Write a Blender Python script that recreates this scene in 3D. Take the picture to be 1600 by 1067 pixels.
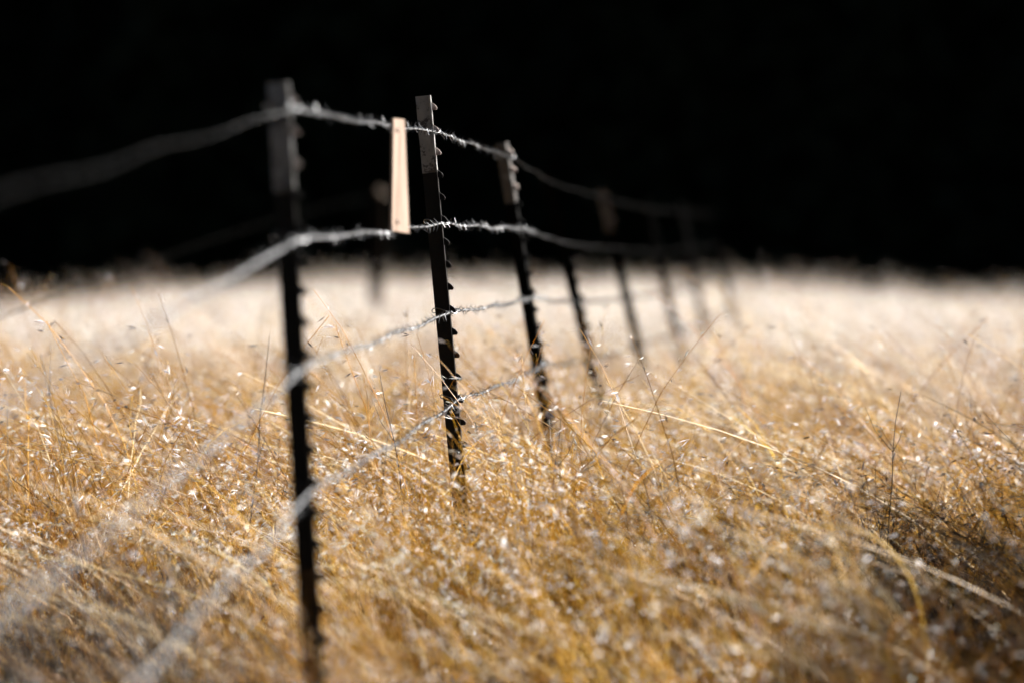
import bpy, bmesh, math, random
import numpy as np
from mathutils import Vector, Matrix

for o in list(bpy.data.objects):
    bpy.data.objects.remove(o)
S = bpy.context.scene
COL = S.collection
R = math.radians

# ------------------------------------------------------------------ camera
EYE = 1.02
cam = bpy.data.cameras.new('camera')
cam.lens = 135.0
cam.sensor_width = 36.0
cam.clip_start = 0.05
cam.clip_end = 2000.0
cam.dof.use_dof = True
cam.dof.focus_distance = 9.15
cam.dof.aperture_fstop = 1.9
cam_o = bpy.data.objects.new('camera', cam)
COL.objects.link(cam_o)
cam_o.location = (0, 0, EYE)
cam_o.rotation_euler = (R(90 - 1.94), 0, 0)
S.camera = cam_o

# ------------------------------------------------------------------ light
SUN_AZ, SUN_EL = 57.0, 37.0          # azimuth to the right of the view direction
sun_vec = Vector((math.sin(R(SUN_AZ)) * math.cos(R(SUN_EL)),
                  math.cos(R(SUN_AZ)) * math.cos(R(SUN_EL)), math.sin(R(SUN_EL))))
world = bpy.data.worlds.new('World')
S.world = world
world.use_nodes = True
wn = world.node_tree.nodes
wl = world.node_tree.links
wn.clear()
w_out = wn.new('ShaderNodeOutputWorld')
w_bg = wn.new('ShaderNodeBackground')
w_sky = wn.new('ShaderNodeTexSky')
w_sky.sky_type = 'NISHITA'
w_sky.sun_disc = False
w_sky.sun_elevation = R(SUN_EL)
w_sky.sun_rotation = R(SUN_AZ)
w_bg.inputs['Strength'].default_value = 0.009
wl.new(w_sky.outputs[0], w_bg.inputs['Color'])
wl.new(w_bg.outputs[0], w_out.inputs['Surface'])
sun = bpy.data.lights.new('sun', 'SUN')
sun.energy = 5.0
sun.angle = R(0.53)
sun.color = (1.0, 0.955, 0.89)
sun_o = bpy.data.objects.new('sun', sun)
COL.objects.link(sun_o)
sun_o.rotation_euler = (-sun_vec).to_track_quat('-Z', 'Y').to_euler()
sun_o.location = (20, 6, 20)

S.view_settings.view_transform = 'Standard'
S.view_settings.look = 'None'
S.view_settings.gamma = 1.0
S.view_settings.exposure = 2.65
S.render.engine = 'CYCLES'
S.cycles.use_denoising = True
S.cycles.max_bounces = 3
S.cycles.use_adaptive_sampling = True
S.cycles.adaptive_threshold = 0.03
S.cycles.diffuse_bounces = 1
S.cycles.transmission_bounces = 3
S.cycles.glossy_bounces = 2

# ------------------------------------------------------------------ helpers
def tag(o, label=None, cat=None, group=None, kind=None):
    if label: o['label'] = label
    if cat: o['category'] = cat
    if group: o['group'] = group
    if kind: o['kind'] = kind
    return o

def link(name, me, parent=None, m=None):
    o = bpy.data.objects.new(name, me)
    COL.objects.link(o)
    if parent is not None:
        o.parent = parent
    if m is not None and me is not None and not me.materials:
        me.materials.append(m)
    return o

def pydata(name, v, f, smooth=False):
    me = bpy.data.meshes.new(name)
    me.from_pydata([tuple(p) for p in v], [], f)
    if smooth:
        me.polygons.foreach_set('use_smooth', [True] * len(me.polygons))
    me.update()
    return me

def mat(name):
    m = bpy.data.materials.new(name)
    m.use_nodes = True
    nt = m.node_tree
    return m, nt, nt.nodes, nt.links, nt.nodes['Principled BSDF'], nt.nodes['Material Output']

def ramp(n, stops):
    r = n.new('ShaderNodeValToRGB')
    el = r.color_ramp.elements
    while len(el) < len(stops):
        el.new(0.5)
    for e, (p, c) in zip(el, stops):
        e.position = p
        e.color = (*c, 1)
    return r

def tube_arrays(pts, rad, sides=5, cap=True):
    """points (n,3) -> verts, faces of a tube along them"""
    P = np.asarray(pts, float)
    n = len(P)
    rad = np.broadcast_to(np.asarray(rad, float), (n,))
    T = np.gradient(P, axis=0)
    T /= np.linalg.norm(T, axis=1)[:, None] + 1e-12
    ref = np.array([0, 0, 1.0]) if abs(T[:, 2]).mean() < 0.8 else np.array([1.0, 0, 0])
    U = np.cross(T, ref); U /= np.linalg.norm(U, axis=1)[:, None] + 1e-12
    W = np.cross(T, U)
    a = np.arange(sides) * 2 * math.pi / sides
    V = P[:, None] + rad[:, None, None] * (np.cos(a)[None, :, None] * U[:, None] + np.sin(a)[None, :, None] * W[:, None])
    V = V.reshape(-1, 3)
    F = []
    for i in range(n - 1):
        for j in range(sides):
            k = (j + 1) % sides
            F.append((i * sides + j, i * sides + k, (i + 1) * sides + k, (i + 1) * sides + j))
    if cap:
        F.append(tuple(range(sides - 1, -1, -1)))
        F.append(tuple((n - 1) * sides + j for j in range(sides)))
    return V, F

# ------------------------------------------------------------------ materials
def grass_material(name, transl, rough, spec, shift=1.0):
    m, nt, n, l, p, out = mat(name)
    at = n.new('ShaderNodeAttribute'); at.attribute_name = 'tint'
    oi = n.new('ShaderNodeObjectInfo')
    hsv = n.new('ShaderNodeHueSaturation')
    mr = n.new('ShaderNodeMapRange')
    mr.inputs['To Min'].default_value = 0.7 * shift
    mr.inputs['To Max'].default_value = 1.18 * shift
    l.new(oi.outputs['Random'], mr.inputs['Value'])
    mr2 = n.new('ShaderNodeMapRange')
    mr2.inputs['To Min'].default_value = 0.488
    mr2.inputs['To Max'].default_value = 0.508
    l.new(oi.outputs['Random'], mr2.inputs['Value'])
    # fibres and weathering along the stem
    tc = n.new('ShaderNodeTexCoord')
    no = n.new('ShaderNodeTexNoise'); no.inputs['Scale'].default_value = 60.0; no.inputs['Detail'].default_value = 2.0
    l.new(tc.outputs['Object'], no.inputs['Vector'])
    mr3 = n.new('ShaderNodeMapRange'); mr3.inputs['From Min'].default_value = 0.3; mr3.inputs['From Max'].default_value = 0.7
    mr3.inputs['To Min'].default_value = 0.7; mr3.inputs['To Max'].default_value = 1.15
    l.new(no.outputs['Fac'], mr3.inputs['Value'])
    mu = n.new('ShaderNodeMath'); mu.operation = 'MULTIPLY'
    l.new(mr.outputs[0], mu.inputs[0]); l.new(mr3.outputs[0], mu.inputs[1])
    l.new(at.outputs['Color'], hsv.inputs['Color'])
    l.new(mu.outputs[0], hsv.inputs['Value'])
    l.new(mr2.outputs[0], hsv.inputs['Hue'])
    p.inputs['Roughness'].default_value = rough
    p.inputs['Specular IOR Level'].default_value = spec
    l.new(hsv.outputs[0], p.inputs['Base Color'])
    tr = n.new('ShaderNodeBsdfTranslucent')
    l.new(hsv.outputs[0], tr.inputs['Color'])
    mx = n.new('ShaderNodeMixShader'); mx.inputs[0].default_value = transl
    l.new(p.outputs[0], mx.inputs[1]); l.new(tr.outputs[0], mx.inputs[2])
    l.new(mx.outputs[0], out.inputs['Surface'])
    return m

M_STRAW = grass_material('dry_straw', 0.34, 0.45, 0.16)
M_SEED = grass_material('papery_seed_husk', 0.36, 0.42, 0.4)

def soil_material():
    m, nt, n, l, p, out = mat('dry_soil')
    tc = n.new('ShaderNodeTexCoord')
    a = n.new('ShaderNodeTexNoise'); a.inputs['Scale'].default_value = 9.0; a.inputs['Detail'].default_value = 8.0
    l.new(tc.outputs['Object'], a.inputs['Vector'])
    r = ramp(n, [(0.3, (0.005, 0.0035, 0.0025)), (0.55, (0.014, 0.009, 0.006)), (0.75, (0.03, 0.02, 0.012))])
    l.new(a.outputs['Fac'], r.inputs[0]); l.new(r.outputs[0], p.inputs['Base Color'])
    b = n.new('ShaderNodeTexNoise'); b.inputs['Scale'].default_value = 60.0; b.inputs['Detail'].default_value = 6.0
    l.new(tc.outputs['Object'], b.inputs['Vector'])
    bm = n.new('ShaderNodeBump'); bm.inputs['Strength'].default_value = 0.8; bm.inputs['Distance'].default_value = 0.02
    l.new(b.outputs['Fac'], bm.inputs['Height']); l.new(bm.outputs[0], p.inputs['Normal'])
    p.inputs['Roughness'].default_value = 0.95
    p.inputs['Specular IOR Level'].default_value = 0.1
    return m
M_SOIL = soil_material()

def hill_material():
    m, nt, n, l, p, out = mat('forest_floor')
    tc = n.new('ShaderNodeTexCoord')
    a = n.new('ShaderNodeTexNoise'); a.inputs['Scale'].default_value = 0.6; a.inputs['Detail'].default_value = 8.0
    l.new(tc.outputs['Object'], a.inputs['Vector'])
    r = ramp(n, [(0.3, (0.01, 0.009, 0.006)), (0.7, (0.03, 0.026, 0.016))])
    l.new(a.outputs['Fac'], r.inputs[0]); l.new(r.outputs[0], p.inputs['Base Color'])
    p.inputs['Roughness'].default_value = 1.0
    p.inputs['Specular IOR Level'].default_value = 0.0
    return m
M_HILL = hill_material()

def leaf_material():
    m, nt, n, l, p, out = mat('evergreen_foliage')
    oi = n.new('ShaderNodeObjectInfo')
    r = ramp(n, [(0.0, (0.008, 0.010, 0.007)), (1.0, (0.015, 0.018, 0.010))])
    l.new(oi.outputs['Random'], r.inputs[0]); l.new(r.outputs[0], p.inputs['Base Color'])
    p.inputs['Roughness'].default_value = 0.9
    p.inputs['Specular IOR Level'].default_value = 0.02
    return m
M_LEAF = leaf_material()

def plain(name, col, rough, metal=0.0, spec=0.5, noise=None):
    m, nt, n, l, p, out = mat(name)
    p.inputs['Roughness'].default_value = rough
    p.inputs['Metallic'].default_value = metal
    p.inputs['Specular IOR Level'].default_value = spec
    if noise:
        sc, c2 = noise
        tc = n.new('ShaderNodeTexCoord')
        a = n.new('ShaderNodeTexNoise'); a.inputs['Scale'].default_value = sc; a.inputs['Detail'].default_value = 6.0
        l.new(tc.outputs['Object'], a.inputs['Vector'])
        r = ramp(n, [(0.38, col), (0.62, c2)])
        l.new(a.outputs['Fac'], r.inputs[0]); l.new(r.outputs[0], p.inputs['Base Color'])
    else:
        p.inputs['Base Color'].default_value = (*col, 1)
    return m

M_STEEL = plain('dark_painted_steel', (0.002, 0.002, 0.002), 0.5, 0.0, 0.12, (35.0, (0.005, 0.004, 0.003)))
M_WIRE = plain('galvanised_wire', (0.045, 0.047, 0.05), 0.45, 0.6, 0.4, (60.0, (0.10, 0.105, 0.115)))
M_STUD = plain('worn_paint_stud', (0.16, 0.10, 0.08), 0.45, 0.0, 0.5, (90.0, (0.32, 0.28, 0.26)))
M_BARK = plain('bark', (0.02, 0.016, 0.012), 0.95, 0.0, 0.1)
M_DULL = plain('dull_black_steel', (0.0015, 0.0015, 0.0015), 0.9, 0.0, 0.02)
M_NEWWIRE = plain('bright_galvanised_wire', (0.24, 0.25, 0.27), 0.45, 0.35, 0.5, (60.0, (0.36, 0.375, 0.40)))
M_RUST = plain('rusty_wire', (0.035, 0.03, 0.028), 0.6, 0.3, 0.3, (50.0, (0.07, 0.055, 0.05)))
M_DIMWIRE = plain('black_rusted_wire', (0.001, 0.0009, 0.0008), 0.95, 0.0, 0.01, (50.0, (0.002, 0.0016, 0.0014)))  # dimming put into the colour, for wire that fades into the dark
M_WEED = plain('dead_weed_stem', (0.035, 0.022, 0.016), 0.6, 0.0, 0.3, (40.0, (0.07, 0.045, 0.03)))

def chipped_white(name, chip, k):
    m, nt, n, l, p, out = mat(name)
    tc = n.new('ShaderNodeTexCoord')
    a = n.new('ShaderNodeTexNoise'); a.inputs['Scale'].default_value = 32.0; a.inputs['Detail'].default_value = 9.0; a.inputs['Roughness'].default_value = 0.7
    l.new(tc.outputs['Object'], a.inputs['Vector'])
    r = ramp(n, [(chip - .04, (0.02, 0.016, 0.014)), (chip + .01, (.13 * k, .13 * k, .13 * k)), (chip + .3, (.18 * k, .18 * k, .18 * k))])
    l.new(a.outputs['Fac'], r.inputs[0]); l.new(r.outputs[0], p.inputs['Base Color'])
    bm = n.new('ShaderNodeBump'); bm.inputs['Strength'].default_value = 0.4; bm.inputs['Distance'].default_value = 0.002
    l.new(a.outputs['Fac'], bm.inputs['Height']); l.new(bm.outputs[0], p.inputs['Normal'])
    p.inputs['Roughness'].default_value = 0.5
    return m
M_WHITE = chipped_white('chipped_white_paint', .48, 1.1)
M_WORN = chipped_white('worn_white_paint', .60, .5)

def wood_material(name, stops, scale, rough=0.7, spec=0.3):
    m, nt, n, l, p, out = mat(name)
    tc = n.new('ShaderNodeTexCoord')
    mp = n.new('ShaderNodeMapping'); mp.inputs['Scale'].default_value = scale
    l.new(tc.outputs['Object'], mp.inputs['Vector'])
    a = n.new('ShaderNodeTexNoise'); a.inputs['Scale'].default_value = 6.0; a.inputs['Detail'].default_value = 8.0; a.inputs['Distortion'].default_value = 0.4
    l.new(mp.outputs[0], a.inputs['Vector'])
    r = ramp(n, stops)
    l.new(a.outputs['Fac'], r.inputs[0]); l.new(r.outputs[0], p.inputs['Base Color'])
    bm = n.new('ShaderNodeBump'); bm.inputs['Strength'].default_value = 0.5; bm.inputs['Distance'].default_value = 0.003
    l.new(a.outputs['Fac'], bm.inputs['Height']); l.new(bm.outputs[0], p.inputs['Normal'])
    p.inputs['Roughness'].default_value = rough
    p.inputs['Specular IOR Level'].default_value = spec
    return m
M_STAY = wood_material('bare_pine', [(0.34, (0.13, 0.083, 0.056)), (0.46, (0.21, 0.143, 0.102)), (0.66, (0.255, 0.18, 0.135))], (14, 14, 1.2))
M_CUT = wood_material('sawn_wood_end', [(0.3, (0.06, 0.04, 0.025)), (0.7, (0.11, 0.075, 0.048))], (9, 9, 9))  # lighter than the post body: sunlight put into the cut top's colour
M_OLDWOOD = wood_material('weathered_oak', [(0.3, (0.003, 0.0025, 0.002)), (0.7, (0.007, 0.0055, 0.0045))], (9, 9, 0.8), 1.0, 0.0)  # near black: the post's shaded side put into the colour

# ------------------------------------------------------------------ terrain
_GY = np.array([-30, 0, 2.0, 3.75, 5.2, 6.5, 9.2, 11.7, 13.7, 16.5, 20, 25, 32, 40, 48, 60, 90, 900.])
_GZ = np.array([-.25, -.25, -.24, -.18, -.09, 0.0, .02, .005, -.04, -.08, -.12, -.15, -.23, -.35, -.50, -.9, -1.4, -1.4])

def ground_z(x, y):
    x = np.asarray(x, float); y = np.asarray(y, float)
    z = 0
    for k in (-1.2, -.6, 0, .6, 1.2):
        z = z + np.interp(y + k, _GY, _GZ) / 5
    far = np.clip((y - 10) / 25, 0, 1)
    z = z + far * (0.06 * np.sin(x * 0.33 + 1.8) + 0.05 * np.sin(x * 0.21 - y * 0.11))
    z = z - far * (.20 * np.clip(-(x + 1.5) / 4, 0, 1) + .10 * np.clip((x - 2.5) / 3, 0, 1))
    z = z + 0.012 * np.sin(x * 5.1 + 1.3 * y) * np.sin(y * 3.7 - x) * np.clip(1 - np.abs(y - 8) / 30, 0, 1)
    return z

def graded(a, b, fine_a, fine_b, step, grow=1.25):
    v = list(np.arange(fine_a, fine_b + 1e-6, step))
    s = step; p = v[-1]
    while p < b:
        s *= grow; p = min(b, p + s); v.append(p)
    s = step; p = v[0]
    while p > a:
        s *= grow; p = max(a, p - s); v.insert(0, p)
    return np.array(v)

gx = graded(-400, 400, -7, 7, 0.18)
gy = graded(-300, 600, 1, 50, 0.25)
GX, GY = np.meshgrid(gx, gy)
GZ = ground_z(GX, GY)
nx, ny = len(gx), len(gy)
V = np.stack([GX, GY, GZ], -1).reshape(-1, 3)
F = [(j * nx + i, j * nx + i + 1, (j + 1) * nx + i + 1, (j + 1) * nx + i) for j in range(ny - 1) for i in range(nx - 1)]
ground = link('ground', pydata('ground', V, F, True), None, M_SOIL)
tag(ground, kind='structure')

# the hill behind the field: its near slope looks away from the sun
HU = (0.55, 0.835)
def hill_z(x, y):
    u = (x * HU[0] + (y - 106) * HU[1])
    z = np.where(u < 0, 0, 1.28 * u)
    z = 46 * (1 - np.exp(-np.maximum(z, 0) / 46))
    return -1.6 + z + np.clip(u / 10, 0, 1) * (1.2 * np.sin(x * .13) * np.cos(y * .11))
hx = np.arange(-200, 201, 4.0); hy = np.arange(-60, 361, 4.0)
HX, HY = np.meshgrid(hx, hy)
HZ = hill_z(HX, HY) - np.where((HX * HU[0] + (HY - 106) * HU[1]) < 0, 3.0, 0)
V = np.stack([HX, HY, HZ], -1).reshape(-1, 3)
n1 = len(hx)
F = [(j * n1 + i, j * n1 + i + 1, (j + 1) * n1 + i + 1, (j + 1) * n1 + i) for j in range(len(hy) - 1) for i in range(n1 - 1)]
hill = link('hill', pydata('hill', V, F, True), None, M_HILL)
tag(hill, kind='structure')

# ------------------------------------------------------------------ instancing through one geometry-node object
def scatter(name, protos, pos, rot, scl, idx, label, cat):
    pc = bpy.data.collections.new(name + '_kinds')
    for k, me in enumerate(protos):
        pc.objects.link(bpy.data.objects.new('%s_kind_%02d' % (name, k), me))
    me = bpy.data.meshes.new(name)
    me.from_pydata([tuple(p) for p in pos], [], [])
    a = me.attributes.new('rot', 'FLOAT_VECTOR', 'POINT'); a.data.foreach_set('vector', np.asarray(rot, np.float32).ravel())
    a = me.attributes.new('scl', 'FLOAT_VECTOR', 'POINT'); a.data.foreach_set('vector', np.asarray(scl, np.float32).ravel())
    a = me.attributes.new('pick', 'INT', 'POINT'); a.data.foreach_set('value', np.asarray(idx, np.int32).ravel())
    ng = bpy.data.node_groups.new(name + '_scatter', 'GeometryNodeTree')
    ng.interface.new_socket('Geometry', in_out='INPUT', socket_type='NodeSocketGeometry')
    ng.interface.new_socket('Geometry', in_out='OUTPUT', socket_type='NodeSocketGeometry')
    N, L = ng.nodes, ng.links
    gi = N.new('NodeGroupInput'); go = N.new('NodeGroupOutput')
    iop = N.new('GeometryNodeInstanceOnPoints')
    ci = N.new('GeometryNodeCollectionInfo')
    ci.inputs['Collection'].default_value = pc
    ci.inputs['Separate Children'].default_value = True
    ci.inputs['Reset Children'].default_value = True
    iop.inputs['Pick Instance'].default_value = True
    def named(nm, t):
        q = N.new('GeometryNodeInputNamedAttribute'); q.data_type = t
        q.inputs['Name'].default_value = nm
        return q.outputs['Attribute']
    L.new(gi.outputs[0], iop.inputs['Points'])
    L.new(ci.outputs[0], iop.inputs['Instance'])
    L.new(named('pick', 'INT'), iop.inputs['Instance Index'])
    L.new(named('rot', 'FLOAT_VECTOR'), iop.inputs['Rotation'])
    L.new(named('scl', 'FLOAT_VECTOR'), iop.inputs['Scale'])
    L.new(iop.outputs[0], go.inputs[0])
    o = link(name, me)
    md = o.modifiers.new('scatter', 'NODES'); md.node_group = ng
    tag(o, label, cat, kind='stuff')
    return o

# ------------------------------------------------------------------ grass tufts
class Tuft:
    def __init__(s, seed):
        s.v = []; s.f = []; s.c = []; s.m = []; s.n = 0
        s.r = np.random.default_rng(seed)
    def add(s, V, F, col, mi):
        V = np.asarray(V, float)
        s.v.append(V)
        s.f += [tuple(i + s.n for i in f) for f in F]
        s.m += [mi] * len(F)
        c = np.asarray(col, float)
        if c.ndim == 1: c = np.tile(c, (len(V), 1))
        s.c.append(c)
        s.n += len(V)
    def ribbon(s, P, w, col, twist=0.0, mi=0):
        P = np.asarray(P, float); n = len(P)
        a = s.r.uniform(0, 6.28) + np.linspace(0, twist, n)
        D = np.stack([np.cos(a), np.sin(a), 0.3 * np.sin(a * 1.3)], -1)
        w = np.asarray(w)[:, None]
        V = np.empty((2 * n, 3)); V[0::2] = P - D * w; V[1::2] = P + D * w
        s.add(V, [(2 * i, 2 * i + 1, 2 * i + 3, 2 * i + 2) for i in range(n - 1)],
              np.repeat(col, 2, axis=0) if np.ndim(col) == 2 else col, mi)
    def stem(s, P, r0, r1, col0, col1):
        P = np.asarray(P, float); n = len(P)
        t = np.linspace(0, 1, n)
        V, F = tube_arrays(P, r0 + (r1 - r0) * t, 3, False)
        c = np.asarray(col0)[None] * (1 - t)[:, None] + np.asarray(col1)[None] * t[:, None]
        s.add(V, F, np.repeat(c, 3, axis=0), 0)
    def husk(s, p, d, L, w, col):
        """two folded glumes opened in a slight V"""
        r = s.r
        d = d / np.linalg.norm(d)
        q = np.cross(d, r.normal(size=3)); q /= np.linalg.norm(q) + 1e-9
        k = np.cross(d, q)
        for sg in (-1, 1):
            dd = d + k * sg * r.uniform(.05, .28)
            b = p; tip = p + dd * L
            mid = p + dd * L * .45 + k * sg * w * .8
            l_ = p + dd * L * .42 + q * w; r_ = p + dd * L * .42 - q * w
            s.add([b, l_, mid, r_, tip], [(0, 1, 2), (0, 2, 3), (1, 4, 2), (2, 4, 3)], col * r.uniform(.8, 1.1), 1)
    def arrays(s):
        tri = []; mi = []
        for f, m in zip(s.f, s.m):
            for k in range(1, len(f) - 1):
                tri.append((f[0], f[k], f[k + 1])); mi.append(m)
        return np.concatenate(s.v), np.array(tri), np.concatenate(s.c), np.array(mi)
    def mesh(s, name):
        return tri_mesh(name, *s.arrays())

def tri_mesh(name, V, F, C, MI):
    me = bpy.data.meshes.new(name)
    me.vertices.add(len(V)); me.vertices.foreach_set('co', V.astype(np.float32).ravel())
    me.loops.add(len(F) * 3); me.loops.foreach_set('vertex_index', F.astype(np.int32).ravel())
    me.polygons.add(len(F))
    me.polygons.foreach_set('loop_start', (np.arange(len(F)) * 3).astype(np.int32))
    me.materials.append(M_STRAW); me.materials.append(M_SEED)
    me.polygons.foreach_set('material_index', MI.astype(np.int32))
    me.update(calc_edges=True)
    a = me.attributes.new('tint', 'FLOAT_COLOR', 'POINT')
    a.data.foreach_set('color', np.concatenate([C, np.ones((len(C), 1))], 1).astype(np.float32).ravel())
    return me

GOLD = np.array([[.44, .225, .015], [.50, .275, .028], [.36, .162, .010], [.53, .335, .075], [.22, .098, .011], [.48, .257, .011]])
BROWN = np.array([[.045, .022, .008], [.075, .037, .012], [.13, .065, .019], [.03, .016, .008]])
PALE = np.array([[.60, .58, .56], [.66, .655, .65], [.50, .45, .40], [.62, .61, .61]])
GREYS = np.array([[.10, .09, .085], [.17, .15, .14], [.24, .21, .19]])  # dark husks: shaded look of backlit seeds put into the colour

def pickc(r, A):
    return A[r.integers(len(A))] * r.uniform(.85, 1.15)

def curve(r, base, H, lean, az, bend, n=7, wob=.0025):
    """a stem that leaves the ground, leans and nods; lean and bend in metres at the tip"""
    t = np.linspace(0, 1, n)
    d = np.array([math.cos(az), math.sin(az)])
    off = lean * t + bend * t ** 2.6
    z = H * (t - .22 * min(1.5, bend / max(H, .05)) * t ** 3)
    w = r.normal(scale=wob, size=(n, 2)); w[0] = 0
    P = np.zeros((n, 3))
    P[:, :2] = base[None] + off[:, None] * d[None] + w
    P[:, 2] = z - .01
    return P

WIND = math.pi        # stems nod towards -x

def panicle(T, P, n, spread, L, w, dark, frac=.38, hang=.5):
    r = T.r
    k = len(P)
    if n < 1: return
    ts = np.linspace(1 - frac, 1, n)
    for t in ts:
        x = t * (k - 1); i = min(int(x), k - 2); f = x - i
        p = P[i] * (1 - f) + P[i + 1] * f
        d = P[i + 1] - P[i]; d = d / (np.linalg.norm(d) + 1e-9)
        a = r.uniform(0, 6.28)
        o = np.array([math.cos(a), math.sin(a), r.uniform(-.2, .6)])
        ln = spread * (1.15 - .7 * (t - (1 - frac)) / frac) * r.uniform(.4, 1.2)
        e = p + (o * .8 + d * .6) * ln * .7
        e2 = e + np.array([-.25, 0, -hang]) * ln * .6 + o * ln * .2
        T.ribbon([p, e, e2], [.0004, .00035, .0003], pickc(r, GOLD), 0)
        dr = np.array([-.35, 0, -hang]) + o * .45 + r.normal(scale=.25, size=3) + d * .4
        col = pickc(r, GREYS) if r.random() < dark else pickc(r, PALE)
        T.husk(e2, dr, L * r.uniform(.7, 1.2), w * r.uniform(.7, 1.2), col)

def blade(T, R0, H, col, w=.0021, curl=1.0):
    r = T.r
    a = r.uniform(0, 6.28); rr = R0 * math.sqrt(r.random())
    base = np.array([math.cos(a), math.sin(a)]) * rr
    az = r.normal(WIND, 1.3)
    P = curve(r, base, H, H * r.uniform(0, .5), az, H * r.uniform(.1, 1.0) * curl, 6, .005)
    if r.random() < .35:                       # broken, folded over
        k = r.integers(2, 5)
        P[k:, 2] = P[k - 1, 2] - np.arange(1, 7 - k) * H * .12
    T.ribbon(P, np.array([.8, 1, .95, .8, .55, .12]) * w * r.uniform(.6, 1.3), col, r.uniform(-3, 3))

def tuft_oat(seed):
    T = Tuft(seed); r = T.r
    for _ in range(r.integers(4, 7)):
        H = r.uniform(.44, .72); b = r.normal(scale=.045, size=2)
        P = curve(r, b, H, H * r.uniform(.02, .32), r.normal(WIND, .85), H * r.uniform(.05, .5), 9)
        g = pickc(r, GOLD)
        T.stem(P, .0016, .0006, g * .8, g * 1.1)
        panicle(T, P, r.integers(5, 9), .04, .023, .0015, .28)
        if r.random() < .8:
            k = r.integers(2, 5)
            q = curve(r, np.zeros(2), .16, .05, r.uniform(0, 6.28), .12, 6, .003); q[:, :] += P[k]
            T.ribbon(q, np.array([.7, 1, 1, .8, .5, .1]) * .0018, pickc(r, GOLD), r.uniform(-4, 4))
    for _ in range(12):
        blade(T, .09, r.uniform(.10, .38), pickc(r, GOLD if r.random() < .6 else BROWN))
    return T.arrays()

def tuft_fine(seed):
    T = Tuft(seed); r = T.r
    for _ in range(r.integers(22, 30)):
        H = r.uniform(.26, .52); b = r.normal(scale=.055, size=2)
        P = curve(r, b, H, H * r.uniform(.0, .38), r.normal(WIND, 1.25), H * r.uniform(.0, .45), 6)
        g = pickc(r, GOLD)
        T.stem(P, .0010, .0005, g * .75, g * 1.05)
        panicle(T, P, r.integers(0, 3), .013, .014, .0013, .15, .22, .3)
    for _ in range(14):
        blade(T, .10, r.uniform(.08, .34), pickc(r, GOLD if r.random() < .65 else BROWN), .0018)
    return T.arrays()

def tuft_litter(seed):
    T = Tuft(seed); r = T.r
    for _ in range(32):
        blade(T, .13, r.uniform(.05, .24), pickc(r, GOLD if r.random() < .4 else BROWN), .0022, 1.6)
    for _ in range(12):
        p = np.array([r.normal(scale=.08), r.normal(scale=.08), r.uniform(.05, .22)])
        T.husk(p, r.normal(size=3), .013, .002, pickc(r, PALE) * .9)
    return T.arrays()

def tuft_brome(seed):
    T = Tuft(seed); r = T.r
    for _ in range(r.integers(6, 10)):
        H = r.uniform(.34, .56); b = r.normal(scale=.05, size=2)
        P = curve(r, b, H, H * r.uniform(.05, .35), r.normal(WIND, 1.1), H * r.uniform(.25, .8), 9)
        g = pickc(r, GOLD)
        T.stem(P, .0013, .0005, g * .8, g)
        panicle(T, P, r.integers(5, 10), .028, .028, .0016, .06, .40, 1.0)
    for _ in range(10):
        blade(T, .09, r.uniform(.08, .32), pickc(r, GOLD if r.random() < .6 else BROWN))
    return T.arrays()

def tuft_plume(seed):
    """pale feathery heads packed with silvery husks"""
    T = Tuft(seed); r = T.r
    for _ in range(r.integers(4, 7)):
        H = r.uniform(.36, .60); b = r.normal(scale=.05, size=2)
        P = curve(r, b, H, H * r.uniform(.02, .35), r.normal(WIND, .9), H * r.uniform(.1, .7), 9)
        g = pickc(r, GOLD)
        T.stem(P, .0012, .0005, g * .8, g)
        panicle(T, P, r.integers(18, 30), .020, .017, .0021, .03, .30, .5)
    return T.arrays()

def tuft_straws(seed):
    T = Tuft(seed); r = T.r
    for _ in range(r.integers(3, 6)):
        H = r.uniform(.42, .64); b = r.normal(scale=.05, size=2)
        P = curve(r, b, H, H * r.uniform(.4, 1.2), r.normal(WIND, .5), H * r.uniform(.2, .9), 12, .002)
        g = np.array([.62, .48, .27]) * r.uniform(.8, 1.1) if r.random() < .7 else pickc(r, GOLD) * 1.1
        T.stem(P, .0015, .0008, g, g * 1.1)
        panicle(T, P, r.integers(5, 10), .02, .016, .0018, .15, .22)
    return T.arrays()

TUFTS = {}
for kind, fn, cnt in (('oat', tuft_oat, 12), ('fine', tuft_fine, 12), ('litter', tuft_litter, 8), ('brome', tuft_brome, 9), ('straw', tuft_straws, 9), ('plume', tuft_plume, 9)):
    TUFTS[kind] = [fn(1000 * len(kind) + 17 * k + ord(kind[0])) for k in range(cnt)]

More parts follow.
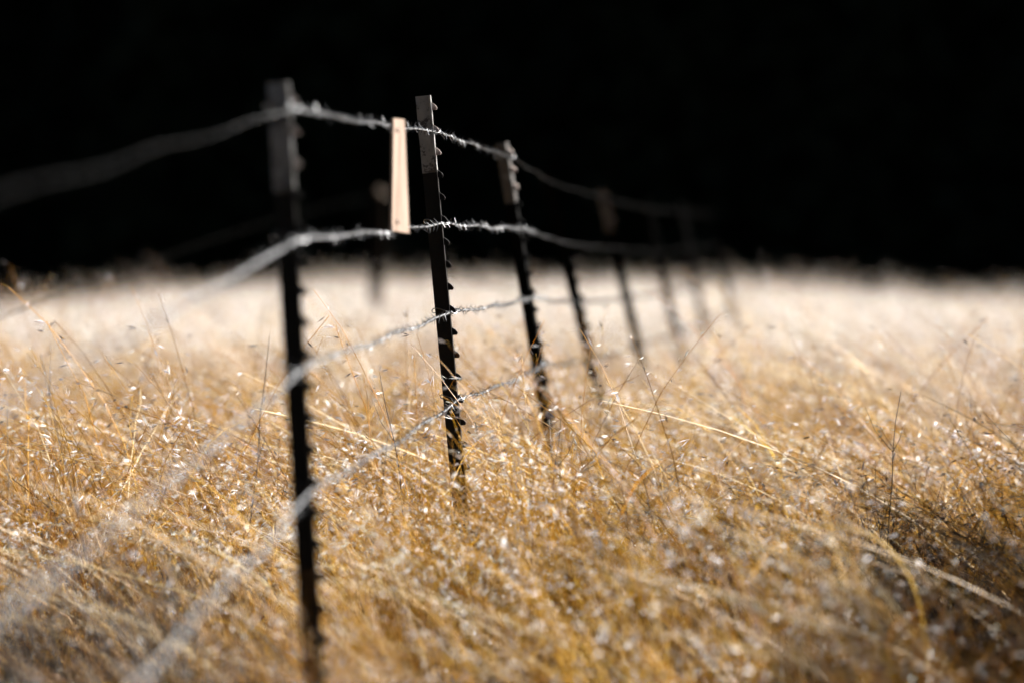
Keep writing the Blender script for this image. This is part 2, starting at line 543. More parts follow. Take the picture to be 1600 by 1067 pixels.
TILE = .6
DENS = {'oat': 11, 'fine': 24, 'litter': 12, 'brome': 6, 'straw': 9, 'plume': 1.6}
PALEF = {'oat': 1.5, 'brome': 1.5, 'plume': 15, 'straw': 0.0, 'fine': .5, 'litter': .5}
PROTO = []; KIND = {}
def tile(seed, dens, hmul, dark, pale=False, shade_tint=False):
    """a patch of turf .6 m across: clumps of tufts with hollows between them"""
    r = np.random.default_rng(seed)
    VV = []; FF = []; CC = []; MM = []; n = 0
    hol = r.uniform(-.3, .3, (3, 2)); hr = r.uniform(.06, .15, 3)
    for kind, dn in DENS.items():
        cnt = r.poisson(dn * TILE * TILE * dens * (PALEF[kind] if pale else 1))
        for _ in range(cnt):
            p = r.uniform(-.5, .5, 2) * TILE * 1.06
            hd = np.min(np.linalg.norm(hol - p, axis=1) / hr)
            if hd < 1 and kind not in ('litter',) and r.random() < .85:
                continue
            V, F, C, MI = TUFTS[kind][r.integers(len(TUFTS[kind]))]
            a = r.normal(0, .75); c, s_ = math.cos(a), math.sin(a)
            h = hmul * r.uniform(.72, 1.18) * (1 if hd > 1.6 else .85)
            w = r.uniform(.9, 1.25) * h ** .5
            Q = np.empty_like(V)
            Q[:, 0] = (V[:, 0] * c - V[:, 1] * s_) * w + p[0]
            Q[:, 1] = (V[:, 0] * s_ + V[:, 1] * c) * w + p[1]
            Q[:, 2] = V[:, 2] * h
            tilt = r.normal(0, .10, 2)
            Q[:, 0] += Q[:, 2] * tilt[0]; Q[:, 1] += Q[:, 2] * tilt[1]
            VV.append(Q); FF.append(F + n); MM.append(MI); n += len(V)
            if shade_tint and r.random() < .9:            # shade put into the grass colour: greyed and darkened
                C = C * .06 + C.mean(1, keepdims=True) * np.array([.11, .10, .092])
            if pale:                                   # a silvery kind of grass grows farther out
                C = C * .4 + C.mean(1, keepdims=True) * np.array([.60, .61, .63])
            CC.append(np.clip(C * r.uniform(.7, 1.15) * dark * r.uniform([.97, .95, .9], [1.03, 1.05, 1.1]), 0, .9))
    return tri_mesh('turf_patch', np.concatenate(VV), np.concatenate(FF), np.concatenate(CC), np.concatenate(MM))


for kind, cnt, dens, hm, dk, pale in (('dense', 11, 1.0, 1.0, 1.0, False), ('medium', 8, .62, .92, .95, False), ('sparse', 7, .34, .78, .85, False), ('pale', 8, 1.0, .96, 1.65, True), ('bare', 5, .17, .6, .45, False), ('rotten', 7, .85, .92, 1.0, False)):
    KIND[kind] = list(range(len(PROTO), len(PROTO) + cnt))
    for k in range(cnt):
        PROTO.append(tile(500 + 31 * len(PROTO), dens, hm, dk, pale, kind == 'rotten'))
print('turf triangles', sum(len(m.polygons) for m in PROTO))

rng = np.random.default_rng(7)

def vnoise(x, y, sc, seed):
    """smooth value noise in 0..1"""
    g = np.random.default_rng(seed).random((64, 64))
    u = (x * sc) % 64; v = (y * sc) % 64
    i = np.floor(u).astype(int); j = np.floor(v).astype(int)
    f = u - i; h = v - j
    f = f * f * (3 - 2 * f); h = h * h * (3 - 2 * h)
    i1 = (i + 1) % 64; j1 = (j + 1) % 64
    return (g[i % 64, j % 64] * (1 - f) * (1 - h) + g[i1, j % 64] * f * (1 - h) + g[i % 64, j1] * (1 - f) * h + g[i1, j1] * f * h)

def bump(x, y, cx, cy, rx, ry):
    return np.exp(-(((x - cx) / rx) ** 2 + ((y - cy) / ry) ** 2))

def density(x, y):
    d = 1.0
    d = d * (.42 + .95 * vnoise(x + 30, y + 30, 1.1, 5))
    d *= 1 - .93 * bump(x, y, 1.25, 8.8, .42, 1.3)      # thin, half bare patch on the right
    d *= 1 - .15 * bump(x, y, -.86, 6.2, .52, 1.9)
    d *= 1 - .3 * bump(x, y, .55, 6.4, .35, .5)
    return d

def height(x, y):
    h = .78 + .42 * vnoise(x + 11, y + 17, .9, 9)
    h *= .60 + .40 * np.clip((y - 4.4) / 2.8, 0, 1)
    h *= 1 + .14 * bump(x, y, 1.9, 20, 1.3, 5) + .15 * bump(x, y, -1.0, 17, 1.2, 5)
    h *= 1 - .25 * bump(x, y, 1.25, 8.6, .45, 1.0)
    h *= 1 - .15 * bump(x, y, -.86, 6.0, .55, 1.9)
    h *= 1 + .18 * bump(x, y, -1.6, 32, 1.3, 6) + .22 * bump(x, y, 1.75, 31, .9, 6) - .12 * bump(x, y, -5, 38, 2.5, 12)
    return np.where(y > 12, np.minimum(h, 1.05), np.minimum(h, 1.0)) * (1 + .38 * bump(x, y, -.10, 8.4, .40, .6))

pos = []; rot = []; scl = []; idx = []
for gyy in np.arange(1.8, 50, TILE * .97):
    for gxx in np.arange(-13, 13, TILE * .97):
        x = gxx + rng.uniform(-.06, .06); y = gyy + rng.uniform(-.06, .06)
        if abs(x) < .7 and y < 2.9: continue               # where the photographer stands
        half = .15 * y
        if abs(x) > half + 1.0 and rng.random() > .45: continue
        if abs(x) > half + 3.5 and rng.random() > .4: continue
        d = float(density(x, y)) * rng.uniform(.85, 1.15)
        if abs(x) > half + 1.0: d *= .5
        kind = 'dense' if d > .66 else ('medium' if d > .42 else ('sparse' if d > .24 else 'bare'))
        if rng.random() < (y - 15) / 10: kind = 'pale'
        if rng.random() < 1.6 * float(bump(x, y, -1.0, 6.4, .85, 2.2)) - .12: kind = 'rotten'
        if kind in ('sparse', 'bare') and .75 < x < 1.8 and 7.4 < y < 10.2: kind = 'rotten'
        h = float(height(x, y)) * rng.uniform(.92, 1.08)
        pos.append((x, y, float(ground_z(x, y)))); rot.append((0, 0, rng.normal(0, .22)))
        w = rng.uniform(.98, 1.1)
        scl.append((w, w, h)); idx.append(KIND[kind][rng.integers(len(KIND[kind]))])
for x, y, h in ((-.13, 8.80, 1.08), (-.10, 8.25, 1.05), (-.02, 8.55, 1.0), (-.30, 5.95, .9), (.08, 11.2, 1.05)):   # ungrazed growth at the feet of the posts
    pos.append((x, y, float(ground_z(x, y)))); rot.append((0, 0, rng.normal(0, .2)))
    scl.append((.7, .7, h)); idx.append(KIND['dense'][rng.integers(len(KIND['dense']))])
print('patches', len(pos))
scatter('dry_grass', PROTO, pos, rot, scl, idx, 'golden dry grass with pale papery seed heads filling the field', 'grass')

# ------------------------------------------------------------------ the dark wood on the hill
def tree_mesh(seed):
    r = np.random.default_rng(seed)
    H = r.uniform(13, 18); v = []; f = []; n = 0; mi = []
    P = np.array([[0, 0, -1], [.1, 0, H * .3], [0, .1, H * .6], [0, 0, H * .95]])
    tv, tf = tube_arrays(P, [.35, .28, .17, .04], 7)
    v.append(tv); f += tf; mi += [1] * len(tf); n += len(tv)
    for k in range(26):                                   # limbs
        z = H * r.uniform(.08, .9); L = (1 - z / H) * 4.2 + .7; a = r.uniform(0, 6.28)
        e = np.array([math.cos(a) * L, math.sin(a) * L, z - L * .12])
        tv, tf = tube_arrays(np.array([[0, 0, z], e * [.5, .5, 1] + [0, 0, .15], e]), [.07, .05, .015], 4)
        v.append(tv); f += [tuple(i + n for i in q) for q in tf]; mi += [1] * len(tf); n += len(tv)
    m = 2600
    z = H * (1 - np.sqrt(r.random(m)) * .97); rad = ((1 - z / H) * 4.4 + .4) * np.sqrt(r.random(m)) * r.uniform(.8, 1.1, m)
    a = r.uniform(0, 6.28, m)
    c = np.stack([np.cos(a) * rad, np.sin(a) * rad, z], -1) + r.normal(scale=.12, size=(m, 3))
    d1 = r.normal(size=(m, 3)); d1[:, 2] *= .5; d1 /= np.linalg.norm(d1, axis=1)[:, None]
    d2 = np.cross(d1, r.normal(size=(m, 3))); d2 /= np.linalg.norm(d2, axis=1)[:, None]
    s1 = r.uniform(.28, .55, m)[:, None]; s2 = r.uniform(.14, .3, m)[:, None]
    q = np.stack([c - d1 * s1, c - d2 * s2, c + d1 * s1, c + d2 * s2], 1).reshape(-1, 3)
    v.append(q); f += [(n + 4 * i, n + 4 * i + 1, n + 4 * i + 2, n + 4 * i + 3) for i in range(m)]; mi += [0] * m
    me = pydata('evergreen_tree', np.concatenate(v), f)
    me.materials.append(M_LEAF); me.materials.append(M_BARK)
    me.polygons.foreach_set('material_index', mi)
    return me
trees = [tree_mesh(40 + k) for k in range(5)]
r2 = np.random.default_rng(3)
tp = []
for _ in range(9000):
    x = r2.uniform(-90, 75); y = r2.uniform(20, 220)
    u = x * HU[0] + (y - 106) * HU[1]
    if u < -2 or u > 62: continue
    if all((x - q[0]) ** 2 + (y - q[1]) ** 2 > (3.3 if u < 12 else 5.0) ** 2 for q in tp):
        tp.append((x, y, u))
    if len(tp) > 900: break
tp = np.array(tp)
tz = np.where(tp[:, 2] < 1, ground_z(tp[:, 0], tp[:, 1]), hill_z(tp[:, 0], tp[:, 1]))
n = len(tp)
sc = r2.uniform(.8, 1.25, n)
scatter('dark_wood', trees, np.stack([tp[:, 0], tp[:, 1], tz - .3], -1),
        np.stack([r2.normal(0, .03, n), r2.normal(0, .03, n), r2.uniform(0, 6.28, n)], -1),
        np.stack([sc, sc, sc * r2.uniform(.9, 1.15, n)], -1), r2.integers(0, 5, n),
        'dense black evergreen wood in deep shade behind the field', 'wood')

# ------------------------------------------------------------------ unseen oak added right of the picture to shade the near grass
def oak():
    t = bpy.data.objects.new('oak_tree', None); COL.objects.link(t)
    bx, by = 6.3, 10.6
    bz = float(ground_z(bx, by))
    t.location = (bx, by, bz)
    tag(t, 'leafy oak tree just outside the right picture edge, shading the near grass', 'tree')
    r = np.random.default_rng(21)
    P = np.array([(0, 0, -.2), (.03, .02, .6), (-.05, .05, 1.6), (.02, 0, 2.6), (0, .05, 3.6)])
    tv, tf = tube_arrays(P, [.26, .19, .16, .13, .09], 12)
    link('trunk', pydata('oak_trunk', tv, tf, True), t, M_BARK)
    lobes = [(.20, 1.75, 5.1, .70, 2400), (-.45, -1.85, 5.1, .62, 700), (-.06, -.93, 5.0, .55, 1100), (2.0, .2, 5.4, 1.0, 1000), (1.3, 1.6, 5.9, .8, 800)]  # lobes placed so their shade lands on chosen grass
    for (x, y, z, rad, n) in lobes:
        L = np.array([(0, 0, 2.4), (x * .35, y * .35, 3.4), (x * .75, y * .75, z - .8), (x, y, z)])
        tv, tf = tube_arrays(L, [.09, .075, .05, .015], 8)
        link('limb', pydata('oak_limb', tv, tf, True), t, M_BARK)
        for _ in range(9):
            d = r.normal(size=3); d /= np.linalg.norm(d)
            e = L[-1] + d * rad * .9
            tv, tf = tube_arrays(np.array([L[2] * .4 + L[3] * .6, (L[3] + e) / 2 + [0, 0, .08], e]), [.02, .013, .004], 5)
            link('branch', pydata('oak_branch', tv, tf, True), t, M_BARK)
        c = r.normal(size=(n, 3)); c /= np.linalg.norm(c, axis=1)[:, None]
        c *= (r.random(n) ** .45)[:, None] * rad * (1 + .25 * np.sin(c[:, :1] * 7 + c[:, 1:2] * 5))
        c *= [1, 1, .75]; c += [x, y, z]
        d1 = r.normal(size=(n, 3)); d1 /= np.linalg.norm(d1, axis=1)[:, None]
        d2 = np.cross(d1, r.normal(size=(n, 3))); d2 /= np.linalg.norm(d2, axis=1)[:, None]
        s1 = r.uniform(.05, .085, n)[:, None]; s2 = s1 * .6
        q = np.stack([c - d1 * s1, c - d2 * s2, c + d1 * s1, c + d2 * s2], 1).reshape(-1, 3)
        cr = link('crown', pydata('oak_crown', q, [(4 * i, 4 * i + 1, 4 * i + 2, 4 * i + 3) for i in range(n)]), t, M_LEAF)
oak()

# ------------------------------------------------------------------ the fence
# x, y at the third wire; ground z; lean to the left in degrees
POSTS = [(-.565, 3.75, -.18, 3.0), (-.352, 6.5, 0.0, 3.3), (-.154, 9.2, .02, 5.2), (.058, 11.7, .005, 9.3),
         (.24, 13.7, -.045, 13.5), (.50, 16.5, -.09, 13.5), (.79, 19.4, -.13, 14.0), (1.08, 22.4, -.15, 12.0), (1.42, 25.6, -.16, 14.0)]
POST_LABEL = [
    'dark steel fence post nearest the camera, just past the left picture edge',
    'large blurred dark steel post with grey painted top, left of the wooden slat',
    'sharp dark steel post with chipped white top, just right of the wooden slat',
    'slightly blurred dark post, first one behind the sharp steel post',
    'leaning dark post, second one behind the sharp steel post',
    'blurred leaning post whose small pale top stands alone against the black',
    'faint blurred post, next beyond the one with the lone pale top',
    'very blurred far post, second last of the fence row',
    'most distant blurred post, barely darker than the grass around it']
WIRE_H = [1.195, .975, .762, .555]
TOPZ, PAINT = 1.24, .185
RAISE = [0, 0, .042, 0, 0, 0, 0, 0, 0]          # one post stands a little prouder

def t_profile(z0, z1, e=0.0, taper=0.0):
    """T section: flange across the fence line, stem behind it; origin in the flange"""
    a, b, c, d = .0175 + e, .002 + e, .0022 + e, .034 + e   # half flange, half thickness, half stem, stem depth
    pr = [(b, -a), (b, a), (-b, a), (-b - .001, c), (-d, c * .8), (-d, -c * .8), (-b - .001, -c), (-b, -a)]
    n = len(pr); zs = np.linspace(z0, z1, 5 if z1 - z0 < .5 else 12)
    v = []; f = []
    for z in zs:
        v += [(x, y, z) for x, y in pr]
    for k in range(len(zs) - 1):
        for j in range(n):
            i = (j + 1) % n
            f.append((k * n + j, k * n + i, (k + 1) * n + i, (k + 1) * n + j))
    m = (len(zs) - 1) * n
    for base, fl in ((0, True), (m, False)):
        for q in ((0, 1, 2, 7), (2, 3, 6, 7), (3, 4, 5, 6)):
            q = [base + i for i in q]
            f.append(tuple(q[::-1] if fl else q))
    return v, f

def stud_mesh(m, nm):
    bm = bmesh.new()
    # a pressed stud: sloped on top, flat under, wider at its root
    prof = [(.000, .0075, -.008), (.011, .0062, -.0085), (.0135, .005, -.0035), (.009, .0055, .004), (.000, .0065, .011)]
    L = [bm.verts.new((x, -w, z)) for x, w, z in prof]; Rr = [bm.verts.new((x, w, z)) for x, w, z in prof]
    for i in range(4):
        bm.faces.new((L[i], L[i + 1], Rr[i + 1], Rr[i]))
    bm.faces.new(L[::-1]); bm.faces.new(Rr); bm.faces.new((L[0], Rr[0], Rr[4], L[4]))
    me = bpy.data.meshes.new(nm); bm.to_mesh(me); bm.free(); me.materials.append(m)
    return me
ME_STUD_D = stud_mesh(M_STEEL, 'stud_dark'); ME_STUD_L = stud_mesh(M_STUD, 'stud_worn')
ME_SHAFT = pydata('post_shaft', *t_profile(-.15, TOPZ - PAINT)); ME_SHAFT.materials.append(M_STEEL)
ME_TOP = pydata('post_top', *t_profile(TOPZ - PAINT, TOPZ, .0004)); ME_TOP.materials.append(M_WHITE)
ME_TOP2 = ME_TOP.copy(); ME_TOP2.materials.clear(); ME_TOP2.materials.append(M_WORN)
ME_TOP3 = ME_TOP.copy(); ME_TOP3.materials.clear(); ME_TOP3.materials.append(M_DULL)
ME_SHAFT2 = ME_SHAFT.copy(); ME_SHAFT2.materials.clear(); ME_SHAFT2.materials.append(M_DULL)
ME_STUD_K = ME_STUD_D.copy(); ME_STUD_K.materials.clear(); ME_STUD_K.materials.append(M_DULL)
cl = []
for a in np.linspace(0, 2 * math.pi, 26):
    rx = -.012 + .030 * math.cos(a); ry = .021 * math.sin(a)
    cl.append((rx, ry, .006 * math.sin(a * 2)))
ME_CLIP = pydata('wire_clip', *tube_arrays(np.array(cl), .0014, 5)); ME_CLIP.materials.append(M_WIRE)
ME_CLIP2 = ME_CLIP.copy(); ME_CLIP2.materials.clear(); ME_CLIP2.materials.append(M_DIMWIRE)

post_mw = []
for i, (px, py, gz, lean) in enumerate(POSTS):
    a = POSTS[max(0, i - 1)]; b = POSTS[min(len(POSTS) - 1, i + 1)]
    fd = math.atan2(b[1] - a[1], b[0] - a[0])                # direction of the fence
    th = math.tan(R(lean))
    t = bpy.data.objects.new('fence_post', None); COL.objects.link(t)
    t.empty_display_size = .1
    t.location = (px + th * WIRE_H[2], py, gz + RAISE[i])
    # local x looks to the stud side (right of the fence line)
    M = Matrix.Rotation(-R(lean), 4, 'Y') @ Matrix.Rotation(fd - math.pi / 2 + (-.12, .10, .03, -.1, .15, .2, 0, -.1, .1)[i], 4, 'Z')
    t.rotation_euler = M.to_euler()
    tag(t, POST_LABEL[i], 'fence post', 'steel posts of the wire fence')
    post_mw.append(Matrix.Translation(t.location) @ M)
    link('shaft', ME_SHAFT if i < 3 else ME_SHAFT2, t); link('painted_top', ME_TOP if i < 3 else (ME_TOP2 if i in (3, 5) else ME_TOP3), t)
    k = 0
    z = TOPZ - .028
    while z > .12:
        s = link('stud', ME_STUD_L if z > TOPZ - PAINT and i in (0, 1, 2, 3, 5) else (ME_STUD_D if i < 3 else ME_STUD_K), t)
        s.location = (.0022, 0, z)
        z -= .054
    for h in WIRE_H:
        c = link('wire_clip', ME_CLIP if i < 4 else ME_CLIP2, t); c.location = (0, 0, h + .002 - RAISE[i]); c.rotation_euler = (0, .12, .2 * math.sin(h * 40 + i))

# barb: two short wires wrapped round the strands, four sharp ends
def barb_mesh():
    v = []; f = []; n = 0
    for s in (0, 1):
        pts = []
        a0 = s * 2.2
        for k in range(15):
            a = a0 + k * 2 * math.pi * 1.5 / 14
            pts.append((-.005 + .010 * k / 14 + s * .0022, .0036 * math.cos(a), .0036 * math.sin(a)))
        e0 = np.array(pts[0]); e1 = np.array(pts[-1])
        d0 = np.array([-.35, -math.sin(a0) * -1, math.cos(a0) * -1]); d1a = a0 + 3 * math.pi
        d1 = np.array([.35, -math.sin(d1a), math.cos(d1a)])
        P = np.vstack([e0 + d0 * .0155, e0 + d0 * .006, np.array(pts), e1 + d1 * .006, e1 + d1 * .0155])
        r = np.full(len(P), .00095); r[0] = r[-1] = .0002
        tv, tf = tube_arrays(P, r, 4)
        v.append(tv); f += [tuple(i + n for i in q) for q in tf]; n += len(tv)
    return np.concatenate(v), f
BV, BF = barb_mesh()
ME_BARB = pydata('barb', BV, BF); ME_BARB.materials.append(M_WIRE)
ME_BARB_DIM = ME_BARB.copy(); ME_BARB_DIM.materials.clear(); ME_BARB_DIM.materials.append(M_DIMWIRE)

def wire_path(h, sag, seed):
    r = np.random.default_rng(seed)
    A = [np.array(m @ Vector((.0068, 0, h - RAISE[k]))) for k, m in enumerate(post_mw)]
    P = []
    for i in range(len(A) - 1):
        L = np.linalg.norm(A[i + 1] - A[i]); n = int(L / .009)
        t = np.arange(n) / n
        s = 4 * t * (1 - t)
        q = A[i][None] * (1 - t)[:, None] + A[i + 1][None] * t[:, None]
        q[:, 2] -= s * sag * L * r.uniform(.5, 1.3)
        q[:, 2] += .003 * np.sin(t * L * 7 + r.uniform(0, 6)) * s
        q[:, 0] += .003 * np.sin(t * L * 6 + r.uniform(0, 6)) * s
        P.append(q)
    P.append(A[-1][None])
    return np.concatenate(P)

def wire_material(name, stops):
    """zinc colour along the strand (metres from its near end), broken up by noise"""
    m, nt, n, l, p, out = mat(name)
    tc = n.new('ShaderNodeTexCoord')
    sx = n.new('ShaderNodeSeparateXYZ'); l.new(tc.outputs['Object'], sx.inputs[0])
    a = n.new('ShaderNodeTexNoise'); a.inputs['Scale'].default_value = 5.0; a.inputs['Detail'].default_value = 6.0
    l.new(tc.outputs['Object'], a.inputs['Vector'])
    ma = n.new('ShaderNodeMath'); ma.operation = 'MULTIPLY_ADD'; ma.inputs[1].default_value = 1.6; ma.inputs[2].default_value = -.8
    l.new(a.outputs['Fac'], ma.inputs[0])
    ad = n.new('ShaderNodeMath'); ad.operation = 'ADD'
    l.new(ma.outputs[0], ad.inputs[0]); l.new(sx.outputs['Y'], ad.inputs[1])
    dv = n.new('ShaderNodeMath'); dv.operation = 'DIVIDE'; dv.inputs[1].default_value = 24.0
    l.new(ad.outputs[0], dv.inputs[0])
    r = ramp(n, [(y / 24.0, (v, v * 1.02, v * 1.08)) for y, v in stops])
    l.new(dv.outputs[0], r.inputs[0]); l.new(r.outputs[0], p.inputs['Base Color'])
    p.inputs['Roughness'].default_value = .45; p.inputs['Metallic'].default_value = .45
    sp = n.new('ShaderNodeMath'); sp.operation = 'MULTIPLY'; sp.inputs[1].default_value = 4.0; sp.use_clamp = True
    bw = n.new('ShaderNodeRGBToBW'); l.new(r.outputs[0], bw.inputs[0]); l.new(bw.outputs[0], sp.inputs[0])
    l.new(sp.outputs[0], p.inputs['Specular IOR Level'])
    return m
M_TOPWIRE = wire_material('rust_ended_wire', [(.3, .0015), (2.0, .003), (3.0, .07), (5.4, .08), (7.6, .008), (10, .0015)])  # both ends dimmed by colour, where the strand fades into the dark
M_LOWWIRE = wire_material('zinc_coated_wire', [(1.0, .18), (2.6, .16), (4.2, .10), (8.0, .08), (10.0, .02), (13, .002)])  # bright near run and dim far end put into the colour

def barbed(name, P, label, group, seed, step=.122, near=70, rad=.0014, near_dim=0.0, near_mat=None, dull=11.2):
    r = np.random.default_rng(seed)
    t = bpy.data.objects.new(name, None); COL.objects.link(t)
    t.location = P[0]
    t.empty_display_size = .05
    tag(t, label, 'barbed wire', group)
    Q = P - P[0]
    d = np.concatenate([[0], np.cumsum(np.linalg.norm(np.diff(Q, axis=0), axis=1))])
    T = np.gradient(Q, axis=0); T /= np.linalg.norm(T, axis=1)[:, None]
    U = np.cross(T, [0, 0, 1.0]); U /= np.linalg.norm(U, axis=1)[:, None]; W = np.cross(U, T)
    for s in (0, math.pi):
        a = d / .075 * 2 * math.pi + s
        C = Q + .00155 * (np.cos(a)[:, None] * U + np.sin(a)[:, None] * W)
        v, f = tube_arrays(C, rad, 5)
        link('strand', pydata('strand', v, f, True), t, near_mat)
    rest = []; rf = []; rn = 0; k = 0
    p = .05
    while p < d[-1] - .02:
        i = int(np.searchsorted(d, p))
        c = Q[i]
        Mx = Matrix(((T[i][0], U[i][0], W[i][0]), (T[i][1], U[i][1], W[i][1]), (T[i][2], U[i][2], W[i][2])))
        Mx = Mx.to_4x4() @ Matrix.Rotation(r.uniform(0, 6.28), 4, 'X')
        if k < near:
            o = link('barb', ME_BARB_DIM if p < near_dim or p > dull else ME_BARB, t)
            o.matrix_local = Matrix.Translation(Vector(c)) @ Mx
        else:
            rest.append(BV @ np.array(Mx.to_3x3()).T + c)
            rf += [tuple(q + rn for q in g) for g in BF]; rn += len(BV)
        k += 1
        p += step * r.uniform(.85, 1.15)
    if rest:
        o = link('far_barbs', pydata('far_barbs', np.concatenate(rest), rf), t, M_DIMWIRE)
        o['kind'] = 'stuff'
    return t

for i, (h, sag, lab) in enumerate(zip(WIRE_H, (.0012, .0015, .002, .003), (
        'topmost barbed wire strand, running above the top of the wooden slat',
        'second barbed wire strand from the top, meeting the foot of the wooden slat',
        'third barbed wire strand from the top, crossing the sharp post at mid height',
        'lowest barbed wire strand, dipping into the grass at the posts'))):
    barbed('barbed_wire', wire_path(h, sag, 70 + i), lab, 'strands of the wire fence', 90 + i, near_dim=2.6 if i == 0 else 0.0, near_mat=M_TOPWIRE if i == 0 else M_LOWWIRE, dull=7.8 if i == 0 else 10.4)

# ------------------------------------------------------------------ wooden slat hung between the two top wires
def stay():
    bm = bmesh.new()
    zs = np.linspace(0, .240, 9)
    rings = []
    rr = random.Random(4)
    for z in zs:
        t = z / .240
        w = .066 * (1 - t) + .042 * t + rr.uniform(-.0006, .0006)
        d = .0035
        ring = []
        for x, y in ((-.5, -1), (.5, -1), (.5, 1), (-.5, 1)):
            zz = z + (.004 * x if z > .2 else 0) + (.003 * x if z < .01 else 0)
            ring.append(bm.verts.new((x * w, y * d, zz)))
        rings.append(ring)
    for a, b in zip(rings, rings[1:]):
        for j in range(4):
            bm.faces.new((a[j], a[(j + 1) % 4], b[(j + 1) % 4], b[j]))
    bm.faces.new(rings[0][::-1]); bm.faces.new(rings[-1])
    bmesh.ops.bevel(bm, geom=[e for e in bm.edges if e.calc_face_angle(0) > .8], offset=.0016, segments=2, affect='EDGES')
    me = bpy.data.meshes.new('fence_slat'); bm.to_mesh(me); bm.free()
    return me
slat = bpy.data.objects.new('wooden_stay', None); COL.objects.link(slat)
slat.location = (-.2345, 8.0, .976)
slat.rotation_euler = (Matrix.Rotation(R(-10), 3, 'X') @ Matrix.Rotation(R(-1.0), 3, 'Y') @ Matrix.Rotation(R(58), 3, 'Z')).to_euler()
tag(slat, 'tapered bare wooden slat hung between the two top wires', 'wooden slat')
link('board', stay(), slat, M_STAY)
ME_STAPLE = pydata('staple', *tube_arrays(np.array([(-.006, .004, 0), (-.006, -.0045, 0), (-.004, -.0062, 0), (.004, -.0062, 0), (.006, -.0045, 0), (.006, .004, 0)]), .0009, 5))
ME_STAPLE.materials.append(M_WIRE)
for zz, xx in ((.021, -.012), (.216, -.008)):
    st = link('staple', ME_STAPLE, slat); st.location = (xx, 0, zz); st.rotation_euler = (0, .5, 0)
# ------------------------------------------------------------------ old wooden post and slack wire behind the fence
def log_post(H, rad, seed):
    r = np.random.default_rng(seed)
    zs = np.concatenate([np.linspace(-.2, H - .02, 9), [H]])
    v = []; f = []; n = 16
    wob = 1 + .07 * r.normal(size=n)
    for k, z in enumerate(zs):
        s = rad * (1.06 - .1 * z / H) * (.9 if k == len(zs) - 1 else 1)
        for j in range(n):
            a = j * 2 * math.pi / n
            v.append((math.cos(a) * s * wob[j], math.sin(a) * s * wob[j], z + (.05 * math.cos(a) if k >= len(zs) - 2 else 0)))
    for k in range(len(zs) - 1):
        for j in range(n):
            i = (j + 1) % n
            f.append((k * n + j, k * n + i, (k + 1) * n + i, (k + 1) * n + j))
    f.append(tuple((len(zs) - 1) * n + j for j in range(n)))
    return pydata('wooden_post', v, f)
wy = 30.0; wx = (585 - 800) / 6000 * wy
wz = float(ground_z(wx, wy))
wp = link('wooden_post', log_post(EYE + .12 - wz, .06, 5), None, M_OLDWOOD)
wp.location = (wx, wy, wz); wp.rotation_euler = (0, R(2), .3)
ct = link('cut_top', pydata('cut_top', *tube_arrays(np.array([(0, 0, 0), (0, 0, .035), (0, 0, .05)]), [.052, .056, .045], 14)), wp, M_CUT)
ct.location = (0, 0, EYE + .115 - wz); ct.rotation_euler = (R(6), R(38), 0)
tag(wp, 'old round wooden post far behind the fence, only its cut top catching light', 'wooden post')

def span(a, b, sag):
    n = int(np.linalg.norm(np.subtract(b, a)) / .009)
    t = np.linspace(0, 1, n)[:, None]
    q = np.asarray(a)[None] * (1 - t) + np.asarray(b)[None] * t
    q[:, 2] -= 4 * (t * (1 - t))[:, 0] * sag
    return q
def slack(P, label):
    P = P[::12]
    o = link('slack_wire', pydata('slack_wire', *tube_arrays(P - P[0], .0028, 6), True), None, M_DIMWIRE)
    o.location = P[0]
    tag(o, label, 'wire', 'slack wires behind the fence')
slack(span((-1.72, 12.0, EYE - .38), (wx - .05, wy - .09, EYE + .10), -.05),
      'blurred slack wire slanting up the left edge of the field behind the fence')
slack(span((wx + .05, wy - .09, EYE - .10), (.02, 16.0, EYE - .33), .10),
      'faint slack wire falling rightward between the two nearest steel posts')

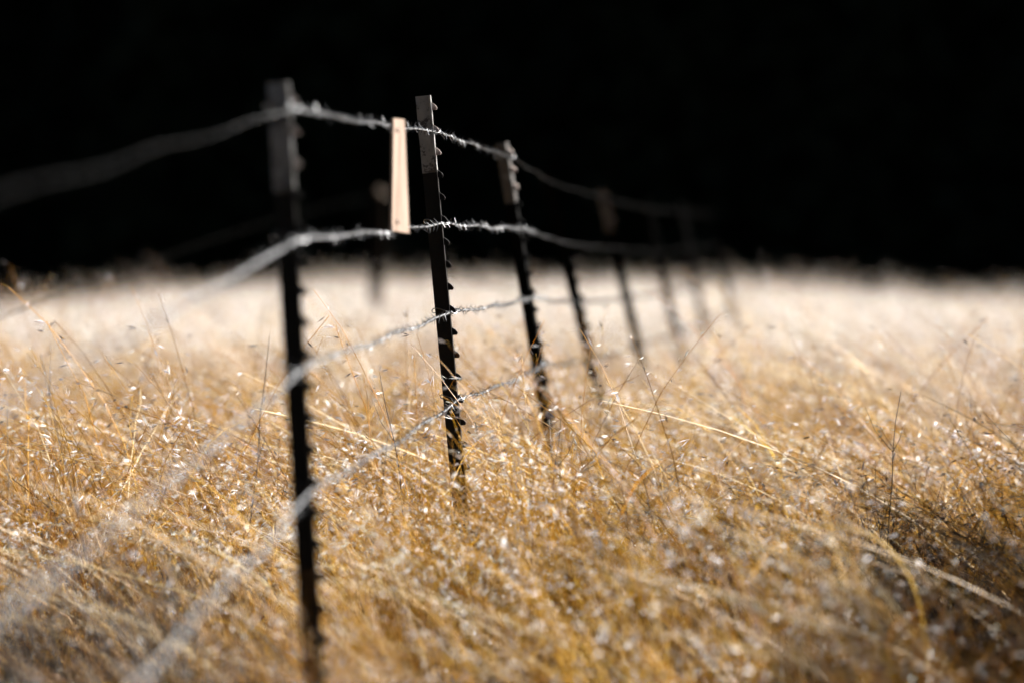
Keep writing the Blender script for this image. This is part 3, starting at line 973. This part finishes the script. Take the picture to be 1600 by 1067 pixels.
# ------------------------------------------------------------------ single dark weeds and big arching straws
def weed(x, y, H, lean, lab, seed, twigs=3):
    r = np.random.default_rng(seed)
    z = float(ground_z(x, y))
    t = bpy.data.objects.new('weed_stalk', None); COL.objects.link(t)
    t.location = (x, y, z)
    tag(t, lab, 'weed', 'dark weed stalks standing in the grass')
    P = np.array([[lean * H * s + .004 * r.normal(), .004 * r.normal(), H * s - .02] for s in np.linspace(0, 1, 9)])
    link('stem', pydata('weed_stem', *tube_arrays(P, np.linspace(.0021, .0008, 9), 5), True), t, M_WEED)
    for k in range(twigs):
        s = r.integers(4, 8); a = r.uniform(0, 6.28); L = r.uniform(.04, .10)
        Q = np.array([P[s], P[s] + [L * .5 * math.cos(a), L * .5 * math.sin(a), L * .6], P[s] + [L * .8 * math.cos(a), L * .8 * math.sin(a), L * 1.3]])
        link('twig', pydata('weed_twig', *tube_arrays(Q, [.0009, .0008, .0005], 4), True), t, M_WEED)
def px(u, d): return (u - 800) / 6000 * d
weed(px(178, 8.3), 8.3, .72, -.22, 'tall dark weed stalk on the left edge side, leaning left above the seed heads', 1, 2)
weed(px(368, 8.6), 8.6, .74, .10, 'upright dark weed stalk left of the large blurred post', 2, 1)
weed(px(555, 8.4), 8.4, .60, .14, 'short dark weed stalk standing between the two nearest steel posts', 3, 1)
weed(px(668, 9.0), 9.0, .66, -.16, 'thin dark weed stalk just left of the sharp steel post', 4, 2)
weed(px(840, 9.0), 9.0, .56, .10, 'branched dark weed stalk right of the sharp steel post', 5, 4)
weed(px(1375, 9.3), 9.3, .60, .08, 'thin dark weed stalk among the grass on the right', 6, 2)

def arch_straw(x, y, pts, rad, lab, seed):
    z = float(ground_z(x, y))
    P = np.array(pts, float)
    t = np.linspace(0, len(P) - 1, 26)
    Q = np.stack([np.interp(t, np.arange(len(P)), P[:, k]) for k in range(3)], -1)
    for _ in range(4):
        Q[1:-1] = (Q[:-2] + Q[1:-1] * 2 + Q[2:]) / 4
    T = Tuft(seed)
    T.stem(Q, rad, rad * .5, np.array([.60, .38, .08]), np.array([.62, .44, .16]))
    o = link('arching_straw', T.mesh('arching_straw'))
    o.location = (x, y, z)
    tag(o, lab, 'straw', 'big single straws bent over the grass')
    return o
arch_straw(.80, 7.2, [(0, 0, -.02), (-.03, 0, .30), (-.10, -.01, .40), (-.19, -.02, .43), (-.29, -.03, .42), (-.38, -.03, .385)], .0024,
           'thick golden straw arching over the grass at lower right', 11)
arch_straw(1.10, 7.0, [(0, 0, -.02), (-.02, 0, .22), (-.06, 0, .33), (-.13, 0, .37), (-.22, 0, .34)], .0026,
           'golden straw bent over at the right picture edge, low down', 12)
arch_straw(.18, 5.6, [(0, 0, -.02), (-.03, 0, .20), (-.12, .05, .30), (-.25, .10, .36), (-.40, .15, .40)], .0028,
           'blurred pale straw slanting across the near grass beside the large post', 13)
